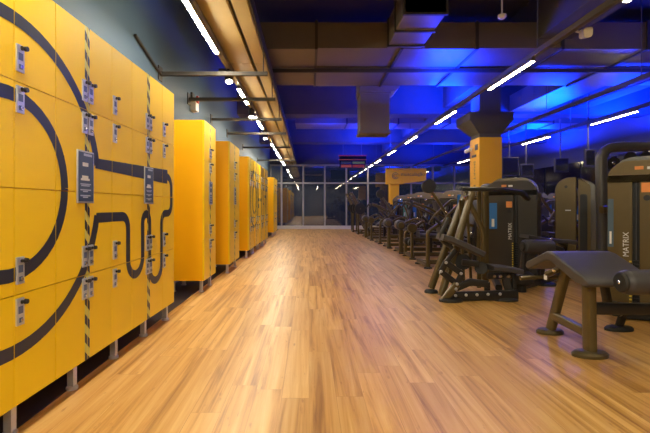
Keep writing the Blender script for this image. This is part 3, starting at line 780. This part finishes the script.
f = MB(); f.cyl(A(463, 262, 4.9), A(463, 262, 5.0), .09, 28); f.cyl(A(481, 268, 4.75), A(481, 268, 4.85), .07, 24); obj('cam_wheel', f, 'rubber', t)
tower(t, 2.53, 3.17, 6.0, .45, 1.40, slot=.56, rot=-35)
f = MB(); f.sweep([(2.35, 5.2, .04), (2.6, 5.9, .04)], .08, .07, n=10); obj('floor_beam', f, 'frame_dk', t)

# --- machine with the rounded double-arch tower behind the bench
t = thing('leg_extension_machine', (3.2, 5.6, 0), 'machine with rounded arch tower and padded roller behind the foreground bench', 'exercise machine')
f = MB(); roller(f, (2.60, 5.1, .56), (2.98, 5.14, .55), .085); ro = obj('leg_roller', f, 'pad', t)
f = MB(); cap(f, (2.60, 5.1, .56), (-1, 0, 0), .06); obj('roller_cap', f, 'rubber', ro)
f = MB(); f.sweep([(2.62, 5.12, .48), (2.60, 5.12, .24)], .05, .07, n=12, up=(0, 1, 0)); f.sweep([(2.98, 5.15, .55), (3.15, 5.2, .5), (3.2, 5.5, .4)], .05, .06, fil=.05); obj('roller_arm', f, 'frame_dk', t)
f = MB(); f.turned((2.60, 5.15, .09), (2.60, 5.15, .25), [(0, .11), (.15, .14), (.8, .14), (1, .10)], n=28); f.cyl((2.60, 5.15, 0), (2.60, 5.15, .09), .06); obj('base_drum', f, 'rubber', t)
f = MB(); f.sweep([at(524, 236, 5.6), at(545, 240, 5.6), at(572, 242, 5.6)], .25, .055, n=14, sq=.3); obj('arm_pad', f, 'pad', t)
f = MB(); f.cyl(at(541, 249, 5.3), at(552, 238, 5.3), .012, 12); obj('pull_handle', f, 'chrome', t)
f = MB(); f.sweep([(3.1, 5.6, .60), (3.1, 5.6, .03)], .06, .08, n=12); f.sweep([(2.65, 5.2, .06), (3.9, 6.25, .06)], .08, .08); f.sweep([(3.35, 5.6, .58), (3.6, 5.9, .5), (3.7, 6.1, .3)], .06, .07, n=12); obj('base_frame', f, 'frame_dk', t)
# tower
x0, x1, y0, d_, h = 3.63, 4.17, 6.2, .5, 1.47
xm = 3.90
XF[0] = (x0, y0, math.radians(-33))
mb = MB().prism(arch(x0, xm, .05, h, .20, .02), 'y', y0, y0 + .30)
tw = obj('weight_tower', mb, 'bronze', t, bevel=.012, seg=3)
obj('arch_shell', MB().prism(arch(xm + .02, x1 - .10, .05, h - .015, .02, .16), 'y', y0 + .02, y0 + .3), 'bronze', tw, bevel=.01)
obj('outer_shell', MB().prism(arch(xm + .02, x1, .05, h - .035, .02, .22), 'y', y0 + .06, y0 + .5), 'hood', tw, bevel=.01)
obj('slot', MB().prism(arch(xm + .04, xm + .13, .10, h - .25, .03, .03), 'y', y0 + .012, y0 + .05), 'black', tw)
obj('front_handle', MB().box(3.76, 3.83, y0 - .004, y0, .98, .995), 'white', tw)
obj('logo_disc', MB().cyl((3.77, y0 - .003, 1.33), (3.77, y0, 1.33), .02, 16), 'frame_dk', tw)
obj('placard', MB().box(4.172, 4.176, 6.28, 6.36, .9, 1.2), 'grn_lbl', tw)
XF[0] = None
f = MB(); oval_foot(f, 3.62, 6.1, .1, .09); oval_foot(f, 3.15, 5.55, .12, .08); obj('floor_pad', f, 'rubber', t)

# --- tall curved tube machine at the right edge
t = thing('pulldown_machine', (4.6, 5.9, 0), 'tall machine with a thick bent grey tube over weight discs, right picture edge', 'exercise machine')
f = MB(); f.sweep([(4.06, 5.8, .03), (4.05, 5.8, 1.0), (4.03, 5.8, 1.86), (4.9, 5.8, 1.88), (5.6, 5.8, 1.87)], .13, .13, n=18, fil=.22, up=(0, 1, 0), sq=.7); obj('bent_tube', f, 'tube_grey', t)
f = MB(); f.sweep([(4.25, 6.1, 1.2), (4.35, 6.0, 1.60), (4.5, 6.0, 1.70), (5.4, 6.0, 1.74)], .08, .09, n=14, fil=.15, up=(0, 1, 0)); obj('swing_arm', f, 'tube_grey', t)
f = MB()
for x_, z_, r_ in ((4.32, 1.66, .09), (4.56, 1.72, .10), (4.33, 1.50, .08), (4.78, 1.74, .09), (5.0, 1.76, .09)): f.cyl((x_, 5.95, z_), (x_, 6.1, z_), r_, 24)
obj('pulley', f, 'rubber', t)
f = MB()
for x_, z_ in ((4.32, 1.66), (4.56, 1.72), (4.33, 1.50), (4.78, 1.74), (5.0, 1.76)): bolt(f, (x_, 5.95, z_), (0, -1, 0), .02)
obj('bolt', f, 'chrome', t)
f = MB(); f.sweep([(4.3, 6.0, .03), (4.3, 6.0, 1.5)], .07, .09, n=12); f.sweep([(4.06, 5.8, .05), (5.3, 6.1, .05)], .08, .08); f.sweep([(5.1, 6.1, .03), (5.1, 6.1, 1.7)], .09, .09); obj('post', f, 'frame_dk', t)
f = MB(); oval_foot(f, 4.06, 5.8, .1, .1); oval_foot(f, 5.1, 6.1, .1, .1); obj('floor_pad', f, 'rubber', t)
f = MB(); f.sweep([at(582, 210, 6.3), at(596, 207, 6.0)], .1, .1); f.sweep([(4.25, 5.75, 1.02), (3.9, 5.6, 1.0)], .06, .1); obj('arm_bracket', f, 'frame', t)
tower(t, 4.85, 5.40, 6.5, .4, 1.5, label='grn_lbl', rot=-35)

# --- far machines of the front row. local x runs away from the aisle, camera is on the -y side
def base(root, L=1.25, w=.6):
    f = MB(); f.sweep([(0, 0, .07), (L, 0, .07)], .09, .08, n=10, sq=.35)
    f.sweep([(.02, -w / 2, .06), (.02, w / 2, .06)], .08, .07, n=10, sq=.35).sweep([(L - .1, -w / 2, .06), (L - .1, w / 2, .06)], .08, .07, n=10, sq=.35)
    obj('base_frame', f, 'frame', root)
    f = MB()
    for x_ in (.02, L - .1):
        for y_ in (-w / 2, w / 2): foot(f, x_, y_, .07)
    obj('floor_pad', f, 'rubber', root)
def seatset(root, x=.45, z=.46, back=.95, tilt=.18):
    f = MB(); f.sweep([(x, 0, z), (x + .22, 0, z - .01), (x + .42, 0, z - .02)], .34, .08, n=14, sq=.3); obj('seat', f, 'pad', root)
    f = MB(); f.sweep([(x + .46, 0, z + .05), (x + .46 + tilt, 0, back + .15)], .32, .08, n=14, sq=.3, up=(1, 0, 0)); obj('backrest', f, 'pad', root)
    f = MB(); f.sweep([(x + .25, 0, .08), (x + .25, 0, z - .04)], .07, .07, n=10).sweep([(x + .56, 0, .08), (x + .56 + tilt, 0, back + .1)], .06, .08, n=10, up=(1, 0, 0)); obj('seat_post', f, 'frame_dk', root)
def proto_ext():
    r = thing('leg_extension_machine', (0, 0, 0), '', 'exercise machine', 'machines along the aisle')
    base(r); seatset(r)
    f = MB(); f.sweep([(.0, -.28, .02), (.0, -.28, .60)], .06, .09, n=12); f.sweep([(.0, -.28, .32), (.9, -.28, .30)], .05, .07, n=10); obj('front_post', f, 'frame', r)
    f = MB(); roller(f, (-.02, -.40, .63), (-.02, -.10, .63), .105); ro = obj('leg_roller', f, 'pad', r)
    f = MB(); cap(f, (-.02, -.40, .63), (0, -1, 0), .07); obj('roller_cap', f, 'frame', ro)
    f = MB(); f.sweep([(.05, -.05, .62), (.35, -.20, .78), (.75, -.24, .62)], .05, .07, n=10, fil=.1, up=(0, 1, 0)); f.sweep([(.55, -.25, .5), (.45, -.28, .9), (.35, -.28, 1.12)], .04, .05, n=10, fil=.1, up=(0, 1, 0)); obj('lever_arm', f, 'frame', r)
    f = MB(); f.cyl((.35, -.28, 1.12), (.20, -.28, 1.15), .022, 12); f.cyl((.6, -.22, .55), (.45, -.26, .60), .022, 12); obj('handle', f, 'rubber', r)
    f = MB()
    for x_, z_ in ((.05, .60), (.35, .78), (.75, .62), (.5, .72)): bolt(f, (x_, -.29, z_), (0, -1, 0), .02)
    obj('bolt', f, 'chrome', r)
    tower(r, .95, 1.5, .0, .35, 1.36, detail=False, letters=False, rot=-25)
    return r
def proto_press():
    r = thing('chest_press_machine', (0, 0, 0), '', 'exercise machine', 'machines along the aisle')
    base(r); seatset(r, x=.35, back=1.02, tilt=.15)
    f = MB(); f.sweep([(.02, -.28, .02), (.02, -.28, .62), (.30, -.28, .80), (.80, -.2, .72)], .06, .08, n=12, fil=.06, up=(0, 1, 0)); obj('front_post', f, 'frame', r)
    f = MB()
    for s_ in (-1, 1):
        f.sweep([(.95, .26 * s_, 1.18), (.62, .32 * s_, 1.16), (.34, .34 * s_, .90), (.22, .36 * s_, .72)], .045, .055, n=12, fil=.05, up=(0, 1, 0))
    obj('press_arm', f, 'frame', r)
    f = MB()
    for s_ in (-1, 1): f.cyl((.22, .36 * s_, .74), (.10, .36 * s_, .86), .025, 12); f.cyl((.22, .36 * s_, .74), (.20, .18 * s_, .74), .022, 12)
    obj('handle', f, 'rubber', r)
    f = MB(); f.cyl((.02, -.36, 1.38), (.02, -.28, 1.38), .115, 28); obj('counterweight', f, 'rubber', r)
    f = MB(); f.sweep([(.03, -.27, 1.38), (.18, -.27, 1.15), (.62, -.27, .50)], .05, .06, n=10, fil=.05, up=(0, 1, 0)); obj('swing_lever', f, 'frame', r)
    f = MB()
    for x_, z_ in ((.55, 1.2), (.3, .95), (.7, .6), (.95, 1.28)): bolt(f, (x_, -.42, z_), (0, -1, 0), .02)
    obj('bolt', f, 'chrome', r)
    obj('instruction_placard', MB().box(.50, .62, -.345, -.335, 1.06, 1.24), 'blue_lbl', r)
    tower(r, .95, 1.5, .0, .35, 1.40, detail=False, letters=False, rot=-25)
    return r
def proto_row():
    r = thing('seated_row_machine', (0, 0, 0), '', 'exercise machine', 'machines along the aisle')
    base(r); seatset(r, x=.20, back=1.0, tilt=-.10)
    f = MB(); f.sweep([(.0, .25, .02), (.0, .25, .5), (.35, .22, .72)], .06, .08, n=12, fil=.05, up=(0, 1, 0)); obj('front_post', f, 'frame', r)
    f = MB()
    for s_ in (-1, 1): f.sweep([(1.05, .2 * s_, .25), (.7, .3 * s_, .80), (.30, .34 * s_, 1.02), (.02, .34 * s_, 1.12)], .05, .06, n=12, fil=.04, up=(0, 1, 0))
    obj('row_arm', f, 'frame', r)
    f = MB()
    for s_ in (-1, 1): f.cyl((.02, .34 * s_, 1.12), (-.08, .34 * s_, .98), .024, 12); roller(f, (.02, .10 * s_ - .02, .32), (.02, .10 * s_ + .16 * s_, .32), .07)
    obj('handle', f, 'rubber', r)
    f = MB(); f.turned((.0, -.36, .62), (.0, -.30, .62), [(0, .09), (.5, .10), (1, .09)], n=24); f.sweep([(.0, -.30, .05), (.0, -.32, .6)], .06, .07, n=10); obj('cam_wheel', f, 'frame', r)
    f = MB()
    for x_, z_ in ((.7, .80), (.25, 1.17), (.9, .5)): bolt(f, (x_, -.37, z_), (0, -1, 0), .02)
    obj('bolt', f, 'chrome', r)
    tower(r, 1.0, 1.55, .0, .35, 1.38, label='grn_lbl', detail=False, letters=False, rot=-25)
    return r
def proto_hack():
    r = thing('hack_squat_machine', (0, 0, 0), '', 'exercise machine', 'machines along the aisle')
    base(r, 1.4, .8)
    f = MB()
    for s_ in (-1, 1): f.sweep([(-.55, .30 * s_, 1.55), (.20, .30 * s_, .15), (.35, .3 * s_, .05)], .06, .08, n=12, up=(0, 1, 0))
    obj('guide_rail', f, 'frame', r)
    f = MB(); f.sweep([(-.35, 0, 1.30), (.10, 0, .48)], .36, .09, n=14, sq=.3, up=(1, 0, 0)); obj('backrest', f, 'pad', r)
    f = MB(); f.sweep([(.95, -.3, .5), (.95, .3, .5)], .5, .04, n=10, sq=.25, up=(.5, 0, 1)); obj('foot_plate', f, 'frame_dk', r)
    f = MB(); f.sweep([(-.5, -.3, 1.45), (-.5, .3, 1.45)], .06, .06); f.sweep([(-.30, .3, .05), (-.30, .3, 1.12)], .06, .06); f.sweep([(-.30, -.3, .05), (-.30, -.3, 1.12)], .06, .06); f.sweep([(.8, 0, .08), (.95, 0, .5)], .07, .07); f.sweep([(-.3, 0, .05), (.1, 0, .05)], .07, .07); f.sweep([(-.3, -.3, .05), (-.3, .3, .05)], .07, .07); obj('upright', f, 'frame', r)
    f = MB()
    for s_ in (-1, 1): f.cyl((-.25, .40 * s_, .95), (-.25, .46 * s_, .95), .2, 28)
    obj('weight_disc', f, 'plate', r)
    f = MB(); f.cyl((-.25, -.5, .95), (-.25, .5, .95), .02, 12); obj('disc_axle', f, 'chrome', r)
    return r
P = {'e': proto_ext(), 'p': proto_press(), 'r': proto_row(), 'h': proto_hack()}
used = set()
row = [('p', 1.98, 7.35, 'press machine with a round black counterweight, just behind the A-framed machine'),
       ('r', 2.02, 8.55, 'rowing machine with green placard, second behind the A-framed machine'),
       ('e', 2.03, 9.55, 'leg machine whose round roller faces the camera, nearest of the two roller machines'),
       ('e', 1.98, 10.7, 'leg machine with round roller just beyond its twin roller machine'),
       ('p', 1.95, 11.9, 'press machine with counterweight in the middle of the far machine row'),
       ('r', 1.90, 13.1, 'rowing machine third from the far end of the aisle row'),
       ('e', 1.90, 14.3, 'roller leg machine close to the far leaning rail machines'),
       ('h', 2.10, 15.6, 'leaning twin-rail squat machine, nearer of the two by the windows'),
       ('h', 2.05, 16.9, 'leaning twin-rail squat machine, closest to the windows'),
       ('e', 4.6, 7.6, 'rear row leg machine between the yellow pillar and arch tower'),
       ('p', 4.7, 9.0, 'rear row press machine right behind the near yellow pillar'),
       ('r', 4.4, 10.6, 'rear row rowing machine beyond the near yellow pillar'),
       ('e', 4.5, 12.2, 'rear row leg machine halfway to the windows'),
       ('p', 4.4, 14.0, 'rear row press machine near the far yellow pillar'),
       ('r', 4.5, 15.8, 'rear row rowing machine, last before the windows'),
       ('p', 6.5, 8.0, 'press machine of the third row near the right wall, nearest'),
       ('r', 6.5, 9.6, 'rowing machine of the third row near the right wall'),
       ('e', 6.4, 11.2, 'leg machine of the third row near the right wall'),
       ('p', 6.4, 13.0, 'press machine of the third row near the right wall, farthest'),
       ]
for k, x, y, lab in row:
    o = P[k]
    if k in used: o = copy_tree(o)
    used.add(k)
    o.location = (x, y, 0)
    o['label'] = lab
    if x > 4.2: o['group'] = 'rear machines'

# ------------------------------------------------------------------ blue uplights (LED wash above the ducts)
def up(x, y, z, e, size=.7, col=(0, .022, 1.0), rx=PI):
    ld = bpy.data.lights.new('blue_uplight', 'AREA'); ld.energy = e; ld.color = col; ld.size = size; ld.shape = 'SQUARE'
    lo = bpy.data.objects.new('blue_uplight', ld); C.objects.link(lo); lo.location = (x, y, z); lo.rotation_euler = (rx, 0, 0); ld.energy = e * 2.8
for x, y, z, e in ((3.0, 9.3, 3.0, 80), (7.4, 5.6, 3.0, 90), (7.6, 7.6, 3.0, 120), (7.6, 10.0, 2.9, 120), (5.2, 12.0, 2.9, 110), (2.2, 14.0, 2.9, 90), (7.6, 14.0, 2.9, 120), (5.4, 17.2, 2.9, 100), (.6, 12.0, 3.1, 8), (2.2, 17.6, 2.9, 60), (2.3, 6.9, 3.0, 25), (5.6, 9.6, 3.0, 80)):
    up(x, y, z, e)

# world
wd = bpy.data.worlds.new('World'); sc.world = wd; wd.use_nodes = True
wd.node_tree.nodes['Background'].inputs[0].default_value = (.010, .014, .03, 1)
wd.node_tree.nodes['Background'].inputs[1].default_value = 1

# ------------------------------------------------------------------ camera
cd = bpy.data.cameras.new('camera'); cam = bpy.data.objects.new('camera', cd); C.objects.link(cam)
cam.location = (0, 0, 1.05); cam.rotation_euler = (PI / 2, 0, 0)
cd.sensor_width = 36; cd.sensor_fit = 'HORIZONTAL'; cd.lens = 36 * 420 / 650
cd.shift_x = 16 / 650; cd.shift_y = -10.5 / 650
cd.clip_start = .05
sc.camera = cam
sc.view_settings.view_transform = 'Standard'; sc.view_settings.look = 'None'
sc.view_settings.exposure = 1.2; sc.view_settings.gamma = 1; sc.view_settings.use_curve_mapping = False
sc.cycles.max_bounces = 8; sc.cycles.diffuse_bounces = 5
sc.cycles.use_denoising = True
